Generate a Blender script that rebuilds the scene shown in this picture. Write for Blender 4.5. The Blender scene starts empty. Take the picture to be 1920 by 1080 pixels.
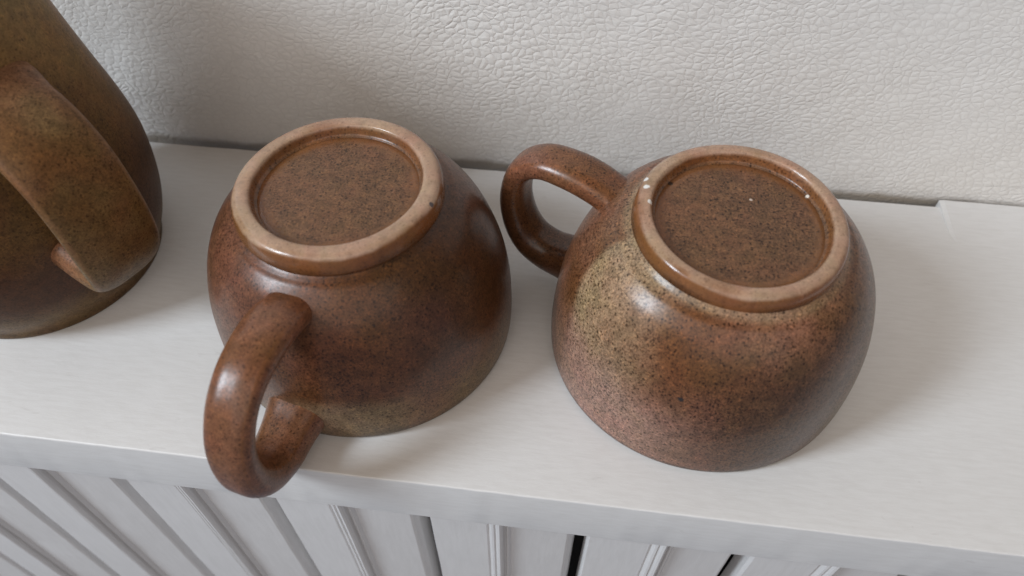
import bpy, math, random
import numpy as np
from mathutils import Vector, Matrix
from mathutils import noise as mn

random.seed(4)
sc = bpy.context.scene
COL = sc.collection
PI = math.pi

# ------------------------------------------------------------------ helpers
def link(o, parent=None):
    COL.objects.link(o)
    if parent: o.parent = parent
    return o

def mesh_obj(name, V, F, mat, parent=None, smooth=True, tone=None, gloss=None):
    me = bpy.data.meshes.new(name)
    me.from_pydata([tuple(v) for v in V], [], F)
    me.validate()
    if smooth: me.polygons.foreach_set('use_smooth', [True]*len(me.polygons))
    if tone is not None:
        a = me.attributes.new('tone', 'FLOAT_COLOR', 'POINT')
        a.data.foreach_set('color', np.concatenate([np.asarray(tone, float), np.ones((len(V), 1))], 1).ravel())
    if gloss is not None:
        a = me.attributes.new('plain', 'FLOAT', 'POINT')
        a.data.foreach_set('value', np.asarray(gloss, float))
    me.materials.append(mat)
    me.update()
    return link(bpy.data.objects.new(name, me), parent)

def thing(name, label, cat, loc, group=None):
    o = bpy.data.objects.new(name, None)
    o.empty_display_size = 0.01
    o.location = loc
    o['label'] = label; o['category'] = cat
    if group: o['group'] = group
    return link(o)

def spline(P, n):
    """Catmull-Rom through points, n samples per span"""
    P = [np.array(p, float) for p in P]
    Q = [2*P[0]-P[1]] + P + [2*P[-1]-P[-2]]
    out = []
    for i in range(1, len(Q)-2):
        a, b, c, d = Q[i-1:i+3]
        for k in range(n):
            t = k/n
            out.append(.5*((2*b)+(c-a)*t+(2*a-5*b+4*c-d)*t*t+(3*b-a-3*c+d)*t**3))
    out.append(Q[-2])
    return out

def lathe(prof, n=240):
    """prof: list of (r, z); returns V, F (closed at the ends when r = 0)"""
    V = []; F = []; m = len(prof)
    for r, z in prof:
        for k in range(n):
            a = 2*PI*k/n
            V.append([r*math.cos(a), r*math.sin(a), z])
    for i in range(m-1):
        for k in range(n):
            k2 = (k+1) % n
            F.append((i*n+k, i*n+k2, (i+1)*n+k2, (i+1)*n+k))
    return V, F

def warp(V, a, b, H, seed=0, amp=0.00035):
    """hand-thrown unevenness: a slight lean that grows with height, and a soft wobble"""
    out = []
    for x, y, z in V:
        k = min(max(z/H, 0), 1.1); A = a*k; B = b*k
        x1 = x*math.cos(B)+z*math.sin(B); z1 = -x*math.sin(B)+z*math.cos(B)
        y1 = y*math.cos(A)-z1*math.sin(A); z2 = y*math.sin(A)+z1*math.cos(A)
        w = mn.noise(Vector((x*28+seed, y*28, z*28)))*amp*min(1, k*4)
        r = math.hypot(x, y)+1e-6
        out.append([x1+x/r*w, y1+y/r*w, z2])
    return out

def strap(path, wf, tf, az, nexp=2.5, m=40, groove=0):
    """sweep a rounded-strap section along path (rho, z) in the vertical plane at azimuth az"""
    up = np.array([0, 0, 1.]); azf = az if callable(az) else (lambda q: az)
    n = len(path); V = []; F = []
    for i, p in enumerate(path):
        a = path[max(i-1, 0)]; b = path[min(i+1, n-1)]
        d = b-a; d = d/np.linalg.norm(d)
        nr = np.array([d[1], -d[0]])               # in-plane normal
        s = i/(n-1); w = wf(s)/2; t = tf(s)/2; A = azf(s)
        u = np.array([math.cos(A), math.sin(A), 0]); tt = np.array([-math.sin(A), math.cos(A), 0])
        c = u*p[0]+up*p[1]; N = u*nr[0]+up*nr[1]
        for k in range(m):
            q = 2*PI*k/m
            cx = math.copysign(abs(math.cos(q))**(2/nexp), math.cos(q)); cy = math.copysign(abs(math.sin(q))**(2/nexp), math.sin(q))
            g = 1-groove*math.exp(-(cx/.35)**2)
            V.append(c+tt*cx*w+N*cy*t*g)
    for i in range(n-1):
        for k in range(m):
            k2 = (k+1) % m
            F.append((i*m+k, i*m+k2, (i+1)*m+k2, (i+1)*m+k))
    F.append(tuple(range(m))[::-1]); F.append(tuple((n-1)*m+k for k in range(m)))
    return V, F

def box_grid(x0, x1, y0, y1, z0, z1):
    V = [(x, y, z) for x in (x0, x1) for y in (y0, y1) for z in (z0, z1)]
    F = [(0, 1, 3, 2), (4, 6, 7, 5), (0, 4, 5, 1), (2, 3, 7, 6), (0, 2, 6, 4), (1, 5, 7, 3)]
    return V, F

# ------------------------------------------------------------------ materials
class NT:
    def __init__(s, name):
        s.m = bpy.data.materials.new(name); s.m.use_nodes = True
        s.t = s.m.node_tree; s.t.nodes.clear()
        s.out = s.t.nodes.new('ShaderNodeOutputMaterial'); s.b = s.t.nodes.new('ShaderNodeBsdfPrincipled')
        s.t.links.new(s.b.outputs[0], s.out.inputs[0])
    def n(s, typ, **kw):
        nd = s.t.nodes.new(typ)
        for k, v in kw.items():
            if k.startswith('i_'):
                nd.inputs[k[2:].replace('_', ' ')].default_value = v
            else: setattr(nd, k, v)
        return nd
    def l(s, a, b): s.t.links.new(a, b)
    def mapping(s, scale, rot=(0, 0, 0), src=None):
        tc = s.n('ShaderNodeTexCoord'); mp = s.n('ShaderNodeMapping')
        mp.inputs['Scale'].default_value = scale; mp.inputs['Rotation'].default_value = rot
        s.l(src or tc.outputs['Object'], mp.inputs['Vector']); return mp.outputs[0]
    def noise(s, vec, scale, detail=3, rough=.55, dist=0):
        nd = s.n('ShaderNodeTexNoise'); nd.inputs['Scale'].default_value = scale; nd.inputs['Detail'].default_value = detail
        nd.inputs['Roughness'].default_value = rough; nd.inputs['Distortion'].default_value = dist
        s.l(vec, nd.inputs['Vector']); return nd.outputs['Fac']
    def ramp(s, fac, stops):
        r = s.n('ShaderNodeValToRGB'); e = r.color_ramp.elements
        while len(e) < len(stops): e.new(.5)
        for i, (p, c) in enumerate(stops):
            e[i].position = p; e[i].color = (c, c, c, 1) if isinstance(c, (int, float)) else (*c, 1)
        s.l(fac, r.inputs[0]); return r.outputs[0]
    def mix(s, fac, a, b, typ='MIX'):
        m = s.n('ShaderNodeMix', data_type='RGBA', blend_type=typ)
        for i, v in ((0, fac), (6, a), (7, b)):
            if hasattr(v, 'is_linked') or hasattr(v, 'links'): s.l(v, m.inputs[i])
            else: m.inputs[i].default_value = v if i == 0 else (*v, 1)
        return m.outputs[2]
    def math(s, op, a, b=0.):
        m = s.n('ShaderNodeMath', operation=op)
        for i, v in ((0, a), (1, b)):
            if hasattr(v, 'links'): s.l(v, m.inputs[i])
            else: m.inputs[i].default_value = v
        return m.outputs[0]
    def bump(s, h, strength, dist, prev=None):
        b = s.n('ShaderNodeBump'); b.inputs['Strength'].default_value = strength; b.inputs['Distance'].default_value = dist
        s.l(h, b.inputs['Height'])
        if prev: s.l(prev, b.inputs['Normal'])
        return b.outputs[0]

def stoneware(name, rough=.36, speck=1.0, spots=(), spec=.34, coat=.20):
    """speckled stoneware glaze: the colour zones come with the mesh (attribute tone), the specks are procedural"""
    t = NT(name); vec = t.mapping((1, 1, 1))
    tone = t.n('ShaderNodeAttribute', attribute_name='tone').outputs['Color']
    plain = t.n('ShaderNodeAttribute', attribute_name='plain').outputs['Fac']
    keep = t.math('SUBTRACT', 1., plain)
    # warm / mauve / olive clouding
    cl = t.noise(vec, 75, 4, .6, .4)
    c1 = t.mix(t.math('MULTIPLY', t.ramp(cl, [(.42, 0.), (.68, 1.)]), .38), tone, (1.18, .88, .95), 'MULTIPLY')
    c2 = t.mix(t.math('MULTIPLY', t.ramp(t.noise(vec, 120, 3, .6), [(.45, 0.), (.7, 1.)]), .35), c1, (.82, .92, .68), 'MULTIPLY')
    # fine dark iron specks, two sizes, denser in patches
    dens = t.ramp(t.noise(vec, 48, 3, .5), [(.3, .55), (.7, 1.)])
    s1 = t.ramp(t.noise(vec, 1650, 4, .85), [(.48, 0.), (.58, 1.)])
    def dots(scale, lo, hi, pick):
        v = t.n('ShaderNodeTexVoronoi'); v.inputs['Scale'].default_value = scale
        nz = t.n('ShaderNodeVectorMath', operation='ADD'); nn = t.n('ShaderNodeTexNoise'); nn.inputs['Scale'].default_value = scale*1.3; t.l(vec, nn.inputs['Vector'])
        sc2 = t.n('ShaderNodeVectorMath', operation='SCALE'); t.l(nn.outputs['Color'], sc2.inputs[0]); sc2.inputs['Scale'].default_value = .9/scale
        t.l(vec, nz.inputs[0]); t.l(sc2.outputs[0], nz.inputs[1]); t.l(nz.outputs[0], v.inputs['Vector'])
        sp = t.n('ShaderNodeSeparateColor'); t.l(v.outputs['Color'], sp.inputs[0])
        return t.math('MULTIPLY', t.ramp(v.outputs['Distance'], [(lo, 1.), (hi, 0.)]), t.ramp(sp.outputs[0], [(pick, 0.), (pick+.15, 1.)]))
    s2 = dots(980, .24, .40, .42)
    s3 = t.ramp(t.noise(vec, 1500, 2, .6), [(.56, 0.), (.68, 1.)])
    f1 = t.math('MULTIPLY', t.math('MULTIPLY', s1, dens), t.math('MULTIPLY', keep, .85*speck))
    c3 = t.mix(f1, c2, (.30, .25, .20), 'MULTIPLY')
    f2 = t.math('MULTIPLY', s2, t.math('MULTIPLY', keep, .75*speck))
    c4 = t.mix(f2, c3, (.22, .18, .14), 'MULTIPLY')
    f3 = t.math('MULTIPLY', s3, t.math('MULTIPLY', keep, .55*speck))
    c5 = t.mix(f3, c4, (1.9, 1.75, 1.6), 'MULTIPLY')
    md_ = t.noise(vec, 330, 3, .7)
    c5 = t.mix(t.math('MULTIPLY', t.ramp(md_, [(.40, 1.), (.52, 0.)]), t.math('MULTIPLY', keep, .5)), c5, (.58, .56, .54), 'MULTIPLY')
    c5 = t.mix(t.math('MULTIPLY', t.ramp(md_, [(.52, 0.), (.66, 1.)]), t.math('MULTIPLY', keep, .5)), c5, (1.4, 1.36, 1.3), 'MULTIPLY')
    # sparse large iron spots everywhere
    vo = t.n('ShaderNodeTexVoronoi'); vo.inputs['Scale'].default_value = 190; t.l(vec, vo.inputs['Vector'])
    big = t.ramp(vo.outputs['Distance'], [(.055, 1.), (.085, 0.)])
    c6 = t.mix(t.math('MULTIPLY', big, .6), c5, (.3, .24, .2), 'MULTIPLY')
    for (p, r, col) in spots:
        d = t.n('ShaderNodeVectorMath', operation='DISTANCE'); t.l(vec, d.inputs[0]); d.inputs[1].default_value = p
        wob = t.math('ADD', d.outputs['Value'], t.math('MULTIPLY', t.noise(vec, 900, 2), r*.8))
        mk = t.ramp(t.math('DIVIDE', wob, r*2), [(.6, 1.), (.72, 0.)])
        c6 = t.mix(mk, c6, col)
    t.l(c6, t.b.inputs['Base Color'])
    rg = t.math('ADD', t.math('MULTIPLY', s1, .10), rough)
    rg2 = t.math('SUBTRACT', rg, t.math('MULTIPLY', plain, .20))
    t.l(rg2, t.b.inputs['Roughness'])
    t.b.inputs['IOR'].default_value = 1.5
    t.b.inputs['Coat Weight'].default_value = coat; t.b.inputs['Coat Roughness'].default_value = .23; t.b.inputs['Specular IOR Level'].default_value = spec
    b1 = t.bump(t.noise(vec, 900, 3), .14, .00015)
    b2 = t.bump(t.noise(vec, 160, 2), .35, .0004, b1)
    t.l(b2, t.b.inputs['Normal']); t.l(t.bump(t.noise(vec, 160, 2), .25, .0003), t.b.inputs['Coat Normal'])
    return t.m

def leather():
    t = NT('white_leather'); tc = t.n('ShaderNodeTexCoord').outputs['Object']
    # warp the coordinates so the grain runs in drifting diagonal creases
    def warped(scale, amt, src):
        nz = t.n('ShaderNodeTexNoise'); nz.inputs['Scale'].default_value = scale; nz.inputs['Detail'].default_value = 2; t.l(src, nz.inputs['Vector'])
        sub = t.n('ShaderNodeVectorMath', operation='SUBTRACT'); t.l(nz.outputs['Color'], sub.inputs[0]); sub.inputs[1].default_value = (.5, .5, .5)
        scl = t.n('ShaderNodeVectorMath', operation='SCALE'); t.l(sub.outputs[0], scl.inputs[0]); scl.inputs['Scale'].default_value = amt
        add = t.n('ShaderNodeVectorMath', operation='ADD'); t.l(src, add.inputs[0]); t.l(scl.outputs[0], add.inputs[1]); return add.outputs[0]
    w1 = warped(22, .012, tc); w2 = warped(260, .0020, w1)
    def cells(scale, sc3, rot, src, lo, hi):
        v = t.n('ShaderNodeTexVoronoi', feature='DISTANCE_TO_EDGE'); v.inputs['Scale'].default_value = scale; v.inputs['Randomness'].default_value = .9
        t.l(t.mapping(sc3, rot, src), v.inputs['Vector']); return t.math('POWER', t.ramp(v.outputs['Distance'], [(lo, 0.), (hi, 1.)]), .65)
    c1 = cells(410, (.80, .2, 1.10), (0, math.radians(16), 0), w2, .0, .38)
    c2 = cells(700, (.8, .2, 1.0), (0, math.radians(-20), 0), w2, .0, .3)
    cr = t.noise(t.mapping((60, 20, 190), (0, math.radians(18), 0), w1), 1.6, 4, .6, .6)
    crease = t.ramp(cr, [(.36, 0.), (.46, 1.), (.54, 1.), (.64, .2)])
    fade = t.ramp(t.noise(tc, 14, 2), [(.35, .45), (.65, 1.)])
    h = t.math('ADD', t.math('MULTIPLY', t.math('MULTIPLY', c1, fade), 1.), t.math('ADD', t.math('MULTIPLY', c2, .10), t.math('MULTIPLY', crease, .20)))
    b = t.bump(h, .9, .00026)
    b = t.bump(t.noise(tc, 55, 3), .6, .0012, b)
    b = t.bump(t.noise(tc, 2600, 2), .12, .0001, b)
    t.l(b, t.b.inputs['Normal'])
    col = t.mix(t.ramp(t.noise(tc, 9, 3), [(.35, 0.), (.7, 1.)]), (.78, .75, .71), (.83, .81, .785))
    col = t.mix(t.math('MULTIPLY', t.ramp(c1, [(0., 1.), (.5, 0.)]), .22), col, (.55, .52, .50))
    # yellowed grime along the very bottom of the hide
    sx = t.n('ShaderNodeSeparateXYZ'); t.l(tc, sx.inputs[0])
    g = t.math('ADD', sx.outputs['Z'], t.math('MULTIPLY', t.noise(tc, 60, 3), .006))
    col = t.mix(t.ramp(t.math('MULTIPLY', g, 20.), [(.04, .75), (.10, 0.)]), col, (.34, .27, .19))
    t.l(col, t.b.inputs['Base Color'])
    t.b.inputs['Roughness'].default_value = .34; t.b.inputs['IOR'].default_value = 1.45
    return t.m

def paint(name, base, dark, rough=.45, streak=(6, 60, 60), bs=.25, grime=.5):
    t = NT(name); tc = t.n('ShaderNodeTexCoord').outputs['Object']
    st = t.noise(t.mapping(streak, (0, 0, math.radians(1.5))), 14, 5, .62, .3)
    fine = t.noise(t.mapping(tuple(v*3 for v in streak)), 22, 4, .6)
    bl = t.noise(tc, 16, 4, .6)
    c = t.mix(t.math('MULTIPLY', t.ramp(st, [(.35, 1.), (.62, 0.)]), .6), base, dark)
    c = t.mix(t.math('MULTIPLY', t.ramp(bl, [(.45, 0.), (.75, 1.)]), .35*grime), c, dark)
    # little marks: pinholes and scuffs
    vo = t.n('ShaderNodeTexVoronoi'); vo.inputs['Scale'].default_value = 34; t.l(tc, vo.inputs['Vector'])
    sp = t.ramp(vo.outputs['Distance'], [(.014, 1.), (.024, 0.)])
    c = t.mix(t.math('MULTIPLY', sp, .9*grime), c, (.30, .27, .24))
    sc_ = t.ramp(t.noise(t.mapping((30, 120, 120), (0, 0, math.radians(35))), 3, 2, .5, 1.2), [(.70, 0.), (.76, 1.)])
    c = t.mix(t.math('MULTIPLY', sc_, .34*grime), c, (.45, .42, .40))
    t.l(c, t.b.inputs['Base Color'])
    t.l(t.math('ADD', t.math('MULTIPLY', st, .2), rough-.1), t.b.inputs['Roughness'])
    b = t.bump(st, bs*.8, .0004); b = t.bump(fine, bs*.9, .0003, b); b = t.bump(t.noise(tc, 420, 2), .12, .0003, b)
    t.l(b, t.b.inputs['Normal'])
    return t.m

def plain(name, col, rough=.8):
    t = NT(name); vec = t.mapping((1, 1, 1))
    c = t.mix(t.noise(vec, 60, 3), tuple(v*.8 for v in col), col)
    t.l(c, t.b.inputs['Base Color']); t.b.inputs['Roughness'].default_value = rough
    return t.m

M_shelf = paint('white_shelf_paint', (.745, .735, .725), (.675, .660, .645), .42, (9, 60, 60), .12)
M_panel = paint('white_panel_paint', (.675, .660, .655), (.61, .595, .585), .62, (50, 50, 5), .12, .5)
M_leather = leather()
M_dark = plain('gap_shade_black', (.012, .011, .010), .95)  # near-black, puts the shade of the board gaps into the colour

# ------------------------------------------------------------------ fitted layout (metres)
T = .0248                                   # shelf thickness
SHX0, SHX1 = -.60, .52
SEAM = .1390

# shelf ------------------------------------------------------------
def shelf():
    root = thing('shelf_board', 'long white painted wooden shelf that carries the cups and the jug', 'shelf', (0, 0, 0))
    # section in (y, z): rounded front edges; back edge drifts with x and is rough
    r = .0006
    def sect(yb):
        S = []
        for cx, cz, a0 in ((r, -T+r, PI), (r, -r, PI)):
            pass
        for k in range(6):
            a = PI*1.5-k*PI/10; S.append((r+r*math.cos(a), -T+r+r*math.sin(a)))
        for k in range(6):
            a = PI-k*PI/10; S.append((r+r*math.cos(a), -r+r*math.sin(a)))
        S += [(.03, 0), (.07, 0), (.11, 0), (yb-.0008, 0), (yb, -.0008), (yb, -T)]
        return S
    xs = np.linspace(SHX0, SHX1, 500); V = []; F = []
    for x in xs:
        yb = .1352+.0020*min(max((x+.16)/.30, 0), 1) + .00025*mn.noise(Vector((x*60, 0, 0)))
        wob = .00008*mn.noise(Vector((x*45, 3, 0)))+.00009*mn.noise(Vector((x*220, 7, 0)))
        for i, (y, z) in enumerate(sect(yb)):
            k = 1 if i < 12 else 0
            V.append((x, y+wob*k*(1 if 4 < i < 11 else .4), z+(wob*.5 if 6 < i < 12 else 0)))
    m = len(sect(.1))
    for i in range(len(xs)-1):
        for k in range(m):
            k2 = (k+1) % m
            F.append((i*m+k, i*m+k2, (i+1)*m+k2, (i+1)*m+k))
    F.append(tuple(range(m))[::-1]); F.append(tuple((len(xs)-1)*m+k for k in range(m)))
    o = mesh_obj('top_board', V, F, M_shelf, root, smooth=True)
    md = o.modifiers.new('es', 'EDGE_SPLIT'); md.split_angle = math.radians(40)
    # painted-over piece let into the back of the board at the right: proud at its back corner, flush towards the front
    V = []; F = []
    nx, ny = 30, 16; xa = SEAM
    for j in range(ny+1):
        v = j/ny; y = .1389-v*.0270
        z = .0017*(1-v)**1.2-.00025*v-.00005
        for i in range(nx+1):
            x = xa+.0012*v+(SHX1-xa)*(i/nx)**1.6
            V.append((x, y, z - (.0003 if i == 0 else 0)))
    top = len(V)
    V += [(x, y, -.006) for x, y, z in V]
    W = nx+1
    for j in range(ny):
        for i in range(nx):
            a = j*W+i; F.append((a, a+W, a+W+1, a+1))
            F.append((top+a, top+a+1, top+a+W+1, top+a+W))
    for j in range(ny):
        a = j*W; F.append((a, a+top, a+W+top, a+W)); a = j*W+nx; F.append((a, a+W, a+W+top, a+top))
    for i in range(nx):
        F.append((i, i+1, i+1+top, i+top)); a = ny*W+i; F.append((a, a+top, a+1+top, a+1))
    o = mesh_obj('inset_strip', V, F, M_shelf, root, smooth=False)
    o['label'] = 'painted-over strip let into the back edge of the shelf'
shelf()

# panelling --------------------------------------------------------
def panelling():
    root = thing('tongue_and_groove_panelling', 'white painted grooved boards with dark gaps below the shelf', 'panelling', (0, .004, -T))
    P_ = .0537; g = .0026
    prof = [(g, -.0105), (g+.0001, -.0030), (g+.0008, -.0018), (.0226, -.0005), (.0232, -.0010), (.0237, -.0006), (.0244, .0003), (.0251, .0005), (.0255, .0000), (.0259, .0003),
            (.0264, .0010), (.0272, .0013), (.0278, .0008), (.0282, .0000), (.0285, -.0016), (.0290, -.0018), (.0294, -.0008), (.0299, -.0006), (.0304, -.0014), (.0308, -.0020),
            (.0316, -.0018), (P_-.0042, -.0026), (P_-.0034, -.0031), (P_-.0022, -.0052), (P_-.0012, -.0085), (P_-.0008, -.013)]
    first = -.1493-3*P_
    for b in range(11):
        x0 = first+b*P_
        if x0+P_ < -.40 or x0 > .33: continue
        V = []; F = []; zs = np.linspace(-.0002, -.30, 60); m = len(prof)
        for z in zs:
            for (x, d) in prof:
                w = .00018*mn.noise(Vector((x*300+b*9, z*70, b)))+.00015*mn.noise(Vector((x*60, z*25, b*3.3)))
                V.append((x0+x+(.0003*mn.noise(Vector((b*5.1, z*30, 1))) if x > .051 or x < .0031 else 0), -d+w, z))
        for i in range(len(zs)-1):
            for k in range(m-1):
                a = i*m+k; F.append((a, a+m, a+m+1, a+1))
        o = mesh_obj('board', V, F, M_panel, root, smooth=True)
        md = o.modifiers.new('s', 'SOLIDIFY'); md.thickness = .0008; md.offset = -1
        md = o.modifiers.new('es', 'EDGE_SPLIT'); md.split_angle = math.radians(14)
    V, F = box_grid(-.36, .34, .0165, .0205, -.30, -.0004)
    mesh_obj('gap_shade_backing', V, F, M_dark, root, smooth=False)  # added dark sheet behind the boards, stands for deep shade in the gaps
panelling()

# leather back -----------------------------------------------------
def leather_back():
    xs = np.linspace(-.62, .55, 260)
    prof = spline([(.175, -.022), (.160, -.021), (.149, -.017), (.1440, -.010), (.1418, -.003), (.1406, .004), (.1400, .013), (.1402, .03), (.1418, .06), (.144, .10), (.147, .2), (.152, .36), (.160, .372), (.178, .374)], 14)
    V = []; F = []; m = len(prof)
    for x in xs:
        dx = .0006+.0026*(1-min(max((x+.16)/.3, 0), 1))
        for y, z in prof:
            k = min(max((z+.02)/.02, 0), 1)
            w = .0010*mn.noise(Vector((x*11, z*14, 2)))+.0003*mn.noise(Vector((x*60, z*60, 5)))
            if z < .01: w += .0006*mn.noise(Vector((x*90, z*30, 9)))
            V.append((x, y-dx+w*k, z))
    for i in range(len(xs)-1):
        for k in range(m-1):
            a = i*m+k; F.append((a, a+1, a+m+1, a+m))
    F.append(tuple(range(m))); F.append(tuple((len(xs)-1)*m+k for k in range(m))[::-1])
    n = len(xs)
    F.append(tuple([i*m for i in range(n)]+[i*m+m-1 for i in range(n-1, -1, -1)]))
    o = mesh_obj('leather_backrest', V, F, M_leather, None)
    o['label'] = 'padded white grained leather back rising behind the shelf, cups and jug'; o['category'] = 'backrest'
leather_back()

# cups -------------------------------------------------------------
def lerp(a, b, t): return tuple(a[i]*(1-t)+b[i]*t for i in range(3))
def sm(e0, e1, x):
    t = min(max((x-e0)/(e1-e0), 0), 1); return t*t*(3-2*t)
def angd(a, b): return (a-b+180) % 360-180

BROWN = (.142, .058, .021); MAUVE = (.225, .104, .070); TAN = (.36, .265, .160); OLIVE = (.135, .096, .032); DARK = (.040, .019, .008)
ORANGE = (.26, .110, .042); CREAM = (.48, .325, .225); GREY = (.17, .155, .115); BASEC = (.170, .085, .041); ROSE = (.33, .195, .150); GOLD = (.185, .105, .036)

BODY = [(.0462, .0009), (.0470, .0004), (.0476, .0012), (.0479, .004), (.0480, .0094), (.0476, .0187), (.0464, .028), (.0439, .0374), (.0408, .0448), (.0371, .0505), (.0335, .0540), (.0314, .0552), (.0301, .0560), (.0289, .0571)]

def make_cup(loc, label, s, foot_s, a, b, az_h, hpath, tone_fn, mat, crest_in, hw=.0128, ht=.0082, seed=1, twist=0):
    root = thing('stoneware_cup', label, 'cup', loc, 'upturned brown stoneware cups')
    H = .0624
    outer = spline(BODY, 10)
    inner = [(max(r-.0036, 0), min(z, .0535)) for r, z in outer[::-1]]
    inner = [(.0006, .0535), (.012, .0535), (.022, .0532)]+[(r, z) for r, z in inner if r > .026 and z > .002]
    prof = inner+[(.0445, .0012), (.0453, .0006)]+[tuple(p) for p in outer]
    V, F = lathe([(r*s, z*s) for r, z in prof], 256)
    tone = []; pl = []
    for x, y, z in V:
        c, p = tone_fn(math.degrees(math.atan2(y, x)), z, Vector((x, y, z))); tone.append(c); pl.append(p)
    V = warp(V, a, b, H, seed)
    mesh_obj('body', V, F, mat, root, tone=tone, gloss=pl)
    # foot ring with the recessed base
    ci = crest_in
    fp = [(.0280, .0550), (.0289, .0556), (.0293, .0565), (.0292, .0579), (.0290, .0596), (.02865, .0608), (.0281, .0616), (.0273, .0621), (.0263, .0623), ((.0263+ci)/2, .0623), (ci+.0005, .0620), (ci+.0001, .0614),
          (ci-.0002, .0602), (ci-.0005, .0592), (ci-.0012, .0586)]
    fpz = spline(fp, 6)
    V, F = lathe([(r*foot_s, z*s) for r, z in fpz], 256)
    tone = []; pl = []
    for x, y, z in V:
        r = math.hypot(x, y)/foot_s; n1 = mn.noise(Vector((x*90+seed, y*90, 0))); n2 = mn.noise(Vector((x*400+seed, y*400, 3)))
        zz = z/s+n1*.0004+n2*.00025
        if r > .0268:
            t = sm(.0609, .0620, zz+n1*.0005)*(.80+.22*n1); t0 = sm(.0566, .0592, zz+n1*.0016)*.85
            c = lerp(lerp(lerp(BROWN, DARK, .3), lerp(ORANGE, BROWN, .35 if seed == 1 else .05), t0), CREAM, t); p = .25+.6*t0
        else:
            t = sm(.0607, .0620, zz)*(.80+.22*n1); c = lerp(lerp(ORANGE, BASEC, .5 if seed == 1 else .15), CREAM, t); c = lerp(BASEC, c, sm(.0585, .0596, zz+n1*.0006)); p = .35*sm(.0585, .0596, zz)+.45*t
        edge = sm(.15, .6, mn.noise(Vector((x*420, y*420, seed*3)))); c = lerp(c, tuple(v*.72 for v in c), edge*.6)
        c = lerp(c, lerp(ORANGE, BROWN, .4), .45*sm(.1, .6, mn.noise(Vector((x*70, y*70, seed*5)))))
        p = min(p, .72)
        tone.append(c); pl.append(p)
    V = warp(V, a, b, H, seed)
    mesh_obj('foot_ring', V, F, mat, root, tone=tone, gloss=pl)
    bp = [((ci-.0004)*1.0, .0580), ((ci-.0010), .05855)]+[((ci-.0010)*(1-k/14), .05855+.0004*sm(0, 1, k/14)) for k in range(1, 14)]+[(.0001, .05895)]
    V, F = lathe([(r*foot_s, z*s) for r, z in bp], 200)
    tone = []; pl = []
    for x, y, z in V:
        r = math.hypot(x, y)/foot_s+.0016*mn.noise(Vector((x*110, y*110, seed*2)))
        e = sm(ci-.0050, ci-.0015, r); tone.append(lerp(BASEC, lerp(ORANGE, BASEC, .25), e*.8)); pl.append(e*.75)
    V = warp(V, a, b, H, seed, .0002)
    mesh_obj('base', V, F, mat, root, tone=tone, gloss=pl)
    # handle
    path = [p*s for p in spline([(x/1000, z/1000) for x, z in hpath], 12)]
    fl = lambda q: .86+.14*sm(.0, .3, q)+.22*math.exp(-((q-.045)/.04)**2)+.20*math.exp(-((1-q)/.07)**2)
    V, F = strap(path, lambda q: hw*(1+.10*math.cos(2*PI*q))*fl(q), lambda q: ht*(.95+.1*math.cos(2*PI*q)+.30*sm(.45, .75, q))*fl(q), (lambda q: math.radians(az_h+twist*q)), 2.25, 48, .05)
    tone = []; pl = []
    for i, v in enumerate(V):
        q = (i//48)/(len(path)-1); k = i % 48; ang = 2*PI*k/48
        n1 = mn.noise(Vector(v)*60)
        c = lerp(lerp(BROWN, MAUVE, .45+.5*n1), ORANGE, .25)
        rid = max(0, 1-abs(abs(math.cos(ang))-.80)/.10)
        c = lerp(c, ORANGE, rid*.45)
        if seed == 2: c = lerp(c, DARK, .55*sm(.45, .6, q))
        tone.append(c); pl.append(.15+rid*.3)
    V = [list(np.array(v)) for v in V]
    V = warp(V, a, b, H, seed)
    mesh_obj('handle', V, F, mat, root, tone=tone, gloss=pl)
    return root

def tone1(az, z, v):
    n = mn.noise(v*38)+.5*mn.noise(v*90); n2 = mn.noise(v*25+Vector((9, 1, 4)))
    c = lerp(BROWN, MAUVE, sm(-.3, .8, n)*.55)
    c = lerp(c, MAUVE, sm(75, 10, abs(angd(az, -140)))*.55*sm(.02, .045, z))
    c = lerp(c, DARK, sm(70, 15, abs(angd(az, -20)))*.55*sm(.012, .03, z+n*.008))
    # olive band low on the wall where the glaze thins towards the rim
    c = lerp(c, lerp(TAN, OLIVE, .62+.3*n2), sm(.024, .006, z+n*.006+.006*math.cos(math.radians(az+60)))*.85)
    c = lerp(c, lerp(TAN, GREY, .3), sm(38, 6, abs(angd(az, -82)))*sm(.022, .014, z+n*.003)*.7*sm(.003, .008, z))
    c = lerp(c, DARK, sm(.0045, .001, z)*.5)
    return (c[0]*.88, c[1]*.84, c[2]*.78), .0

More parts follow.
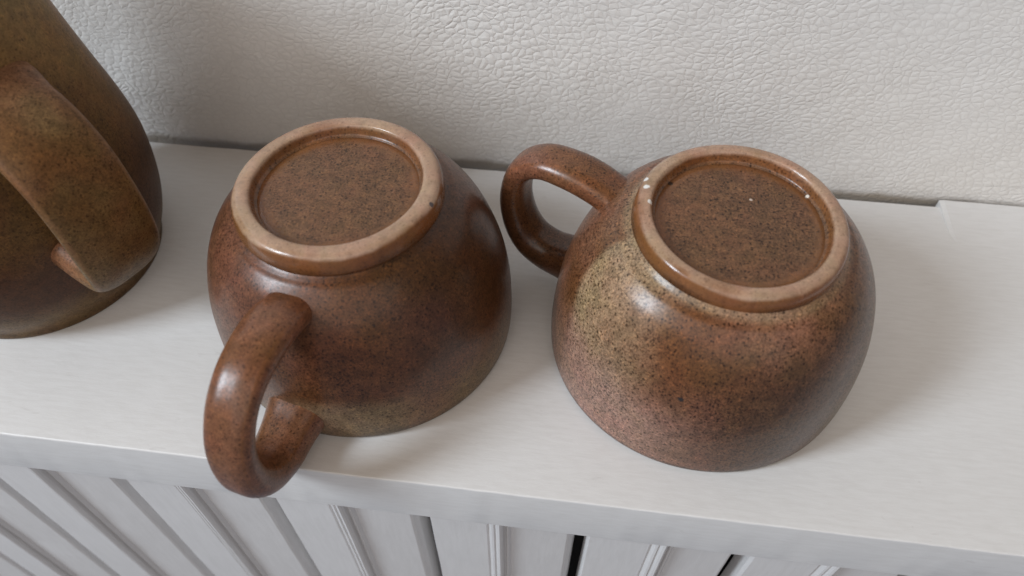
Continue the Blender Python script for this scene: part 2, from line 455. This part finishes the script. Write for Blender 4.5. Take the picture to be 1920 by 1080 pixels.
def tone2(az, z, v):
    n = mn.noise(v*38+Vector((5, 0, 0)))+.5*mn.noise(v*90); n2 = mn.noise(v*25+Vector((2, 7, 4)))
    c = lerp(BROWN, MAUVE, sm(-.3, .8, n)*.7)
    c = lerp(c, lerp(TAN, BROWN, .35), .22*sm(-.4, .5, n2))
    # tan patch with a crisp pour line on its left
    line = -160+8*math.sin(z*90)+n*3
    t = sm(0, 5, angd(az, line))*sm(46, 8, angd(az, -160)-6-n*10)
    t *= sm(.004, .026, z+n*.008)
    c = lerp(c, lerp(TAN, MAUVE, .15+.3*sm(.034, .01, z)), t*.85)
    l2 = abs(angd(az, line-1)); c = lerp(c, DARK, sm(3.5, 0, l2)*.6*sm(.038, .02, z))
    c = lerp(c, ROSE, sm(62, 18, abs(angd(az, -138)))*.80*sm(.036, .022, z+n*.006)*(.35+.65*sm(-5, 3, angd(az, line))))  # rose glaze, lightened to carry window light on the left front
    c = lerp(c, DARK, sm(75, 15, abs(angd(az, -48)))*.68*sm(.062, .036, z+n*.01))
    c = lerp(c, lerp(GREY, OLIVE, .35+.3*n2), sm(38, 5, abs(angd(az, -18)))*.65*sm(.045, .02, z+n*.01))
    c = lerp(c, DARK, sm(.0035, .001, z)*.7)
    if z > .052: c = lerp(c, lerp(TAN, BROWN, .25), sm(.0550, .0563, z+n*.0004)*.6)
    return tuple(v*1.2 for v in c), .0

HP = [(30, 46), (36, 49), (43, 51.3), (51, 52.2), (60.5, 51), (67.5, 45), (69.8, 34), (68, 23.5), (63.3, 16), (56.5, 13), (50, 13), (43, 14)]
HP1 = [(31, 45), (36, 48.5), (43, 51), (51, 51.3), (60, 49), (67.5, 43), (72.3, 33), (72.6, 20.5), (68, 11.5), (60, 7.6), (52, 8.3), (43, 10)]
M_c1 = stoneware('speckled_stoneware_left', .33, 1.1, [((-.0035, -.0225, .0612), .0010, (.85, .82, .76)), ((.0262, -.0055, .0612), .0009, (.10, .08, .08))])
M_c2 = stoneware('speckled_stoneware_right', .31, 1.3, [((-.0115, -.0445, .0337), .0011, (.03, .024, .022)), ((-.0178, .0106, .0590), .0008, (.05, .03, .02)), ((.0200, .0104, .0590), .0006, (.75, .68, .6)), ((.0044, .0070, .0592), .0005, (.6, .5, .42)), ((-.0250, .0080, .0622), .0009, (.8, .78, .74)), ((-.0248, .0045, .0622), .0010, (.82, .8, .76)), ((-.0240, -.0010, .0621), .0009, (.8, .77, .72))])  # the pale ring spots paint gloss glints into the colour
make_cup((-.06549, .05842, 0), 'upturned brown speckled cup whose handle hangs over the shelf edge', .988, 1.02, -.006, -.0276, -99, HP1, tone1, M_c1, .0235, hw=.0147, ht=.0098, seed=1, twist=-4.5)
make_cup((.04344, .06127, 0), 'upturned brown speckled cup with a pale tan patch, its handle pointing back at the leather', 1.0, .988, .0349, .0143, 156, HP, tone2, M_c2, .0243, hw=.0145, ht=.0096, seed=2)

# jug --------------------------------------------------------------
def make_jug():
    root = thing('stoneware_jug', 'tall olive brown stoneware jug with wide strap handle, left of the cups', 'jug', (-.1887, .0715, 0))
    s = [(.0372, .0006), (.0385, .0), (.0392, .001), (.0394, .0035), (.0404, .006), (.0432, .012), (.0456, .021), (.0469, .032), (.0469, .042), (.0455, .053), (.0430, .066), (.0402, .080), (.0376, .094), (.0358, .103), (.0350, .110), (.0352, .116), (.0362, .121)]
    outer = [tuple(p) for p in spline(s, 7)]
    lip = [(.0364, .1225), (.0357, .1233), (.0347, .1228), (.0338, .120)]
    inner = [(max(r-.0034, 0), z) for r, z in outer[::-1] if .006 < z < .118]
    prof = [(.0005, .0022), (.030, .0022), (.0345, .0018)]+outer+lip+inner+[(.030, .0062), (.0005, .006)]
    V, F = lathe(prof, 256)
    spa = math.radians(153); V2 = []
    for x, y, z in V:
        k = sm(.098, .123, z); a = math.atan2(y, x); d = math.exp(-((a-spa+PI) % (2*PI)-PI)**2/.10)
        V2.append((x+math.cos(spa)*.011*k*d, y+math.sin(spa)*.011*k*d, z+.003*k*d))
    V = V2; tone = []; pl = []
    for x, y, z in V:
        v = Vector((x, y, z)); n = mn.noise(v*30)+.5*mn.noise(v*80)
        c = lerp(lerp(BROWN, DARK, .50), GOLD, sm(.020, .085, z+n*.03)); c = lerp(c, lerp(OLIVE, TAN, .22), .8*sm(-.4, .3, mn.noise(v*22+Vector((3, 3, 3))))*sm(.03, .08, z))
        c = lerp(c, lerp(OLIVE, TAN, .45), sm(.020, .006, z+n*.004)*.75)
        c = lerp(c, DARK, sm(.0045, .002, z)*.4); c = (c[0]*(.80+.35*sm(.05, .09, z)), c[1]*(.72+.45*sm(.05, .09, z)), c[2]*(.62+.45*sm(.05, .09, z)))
        tone.append(c); pl.append(.2)
    V = warp(V, 0, 0, .15, 7, .0004)
    mesh_obj('body', V, F, M_jug, root, tone=tone, gloss=pl)
    az = math.radians(-27)
    path = spline([(.041, .0355), (.046, .0350), (.052, .0330), (.0580, .0318), (.0628, .0340), (.0658, .0400), (.0667, .050), (.0658, .061), (.0630, .071), (.0575, .0785), (.0505, .0830), (.044, .0845), (.036, .0850)], 10)
    wf = lambda q: .0238-.0016*math.exp(-((q-.28)/.12)**2)+.0012*sm(.3, .5, q)+.004*sm(.85, 1, q)+.003*math.exp(-(q/.05)**2)
    tf = lambda q: .0135-.0065*sm(.14, .38, q)+.003*sm(.9, 1, q)+.003*math.exp(-(q/.05)**2)
    V, F = strap(path, wf, tf, az, 2.35, 56, .04)
    tone = []; pl = []
    for i, v in enumerate(V):
        q = (i//56)/(len(path)-1); ang = 2*PI*(i % 56)/56; vv = Vector(v); n = mn.noise(vv*45)+.5*mn.noise(vv*110)
        c = lerp(lerp(GOLD, BROWN, .45), lerp(OLIVE, TAN, .25), sm(-.2, .6, n)*.5)
        c = lerp(c, MAUVE, .35*sm(.7, .9, q))
        c = lerp(c, lerp(ORANGE, MAUVE, .4), sm(.26, .12, q)*.7)
        rid = max(0, 1-abs(abs(math.cos(ang))-.93)/.06); c = lerp(c, lerp(ORANGE, CREAM, .3), rid*.45)
        tone.append(c); pl.append(.15+.4*rid)
    mesh_obj('handle', V, F, M_jug, root, tone=tone, gloss=pl)
M_jug = stoneware('olive_stoneware', .45, .9, spec=.2, coat=.06)
make_jug()

# ------------------------------------------------------------------ light
w = bpy.data.worlds.new('World'); sc.world = w; w.use_nodes = True
bg = w.node_tree.nodes['Background']; bg.inputs[0].default_value = (1., .74, .50, 1); bg.inputs[1].default_value = .24
wt = w.node_tree; wtc = wt.nodes.new('ShaderNodeTexCoord'); wsx = wt.nodes.new('ShaderNodeSeparateXYZ'); wr = wt.nodes.new('ShaderNodeValToRGB')
wt.links.new(wtc.outputs['Generated'], wsx.inputs[0]); wt.links.new(wsx.outputs['Z'], wr.inputs[0]); wt.links.new(wr.outputs[0], bg.inputs[0])
wr.color_ramp.elements[0].position = 0.; wr.color_ramp.elements[0].color = (.70, .80, 1.0, 1)      # bluish tint below the horizon, added to cool the shelf front and boards
wr.color_ramp.elements[1].position = .35; wr.color_ramp.elements[1].color = (1., .74, .50, 1)       # warm ceiling and upper walls

def lamp(name, az, el, dist, sx, sy, power, col, target=(-.03, .07, .03)):
    L = bpy.data.lights.new(name, 'AREA'); L.shape = 'RECTANGLE'; L.size = sx; L.size_y = sy; L.energy = power; L.color = col
    a = math.radians(az); e = math.radians(el); T0 = Vector(target)
    pos = T0+dist*Vector((math.cos(a)*math.cos(e), math.sin(a)*math.cos(e), math.sin(e)))
    o = bpy.data.objects.new(name, L); o.location = pos
    o.rotation_euler = (T0-pos).to_track_quat('-Z', 'Y').to_euler(); link(o); return o
lamp('window_light', -152, 37, 1.6, .34, .50, 20, (.80, .90, 1.))
lamp('weak_front_fill', -120, 42, 1.7, .9, .9, 3.0, (1., .95, .88))  # added weak frontal fill, no window of its own
lamp('room_fill_light', -78, 32, 2.6, 3.2, 2.2, 18, (.97, .96, .97))  # broad unseen fill, added to brighten shelf front and leather

# ------------------------------------------------------------------ camera (solved from the shelf edges, board gaps and cup outlines)
cam = bpy.data.cameras.new('camera'); co = bpy.data.objects.new('camera', cam); link(co)
f, pit, yaw, roll, h, yc = .93709*1500, .89264, -.11949, .00526, .20544, -.0884
Fv = Vector((math.sin(yaw)*math.cos(pit), math.cos(yaw)*math.cos(pit), -math.sin(pit)))
Rv = Vector((math.cos(yaw), -math.sin(yaw), 0)); Uv = Rv.cross(Fv)
R2 = math.cos(roll)*Rv+math.sin(roll)*Uv; U2 = -math.sin(roll)*Rv+math.cos(roll)*Uv
M = Matrix((( R2.x, U2.x, -Fv.x, 0), (R2.y, U2.y, -Fv.y, yc), (R2.z, U2.z, -Fv.z, h), (0, 0, 0, 1)))
co.matrix_world = M
cam.sensor_width = 36; cam.lens = f/1920*36; cam.clip_start = .005; cam.clip_end = 50
cam.dof.use_dof = True; cam.dof.focus_distance = .235; cam.dof.aperture_fstop = 11
sc.camera = co
sc.view_settings.view_transform = 'Standard'; sc.view_settings.look = 'None'; sc.view_settings.exposure = 0; sc.view_settings.gamma = 1
sc.render.resolution_x = 1024; sc.render.resolution_y = 576
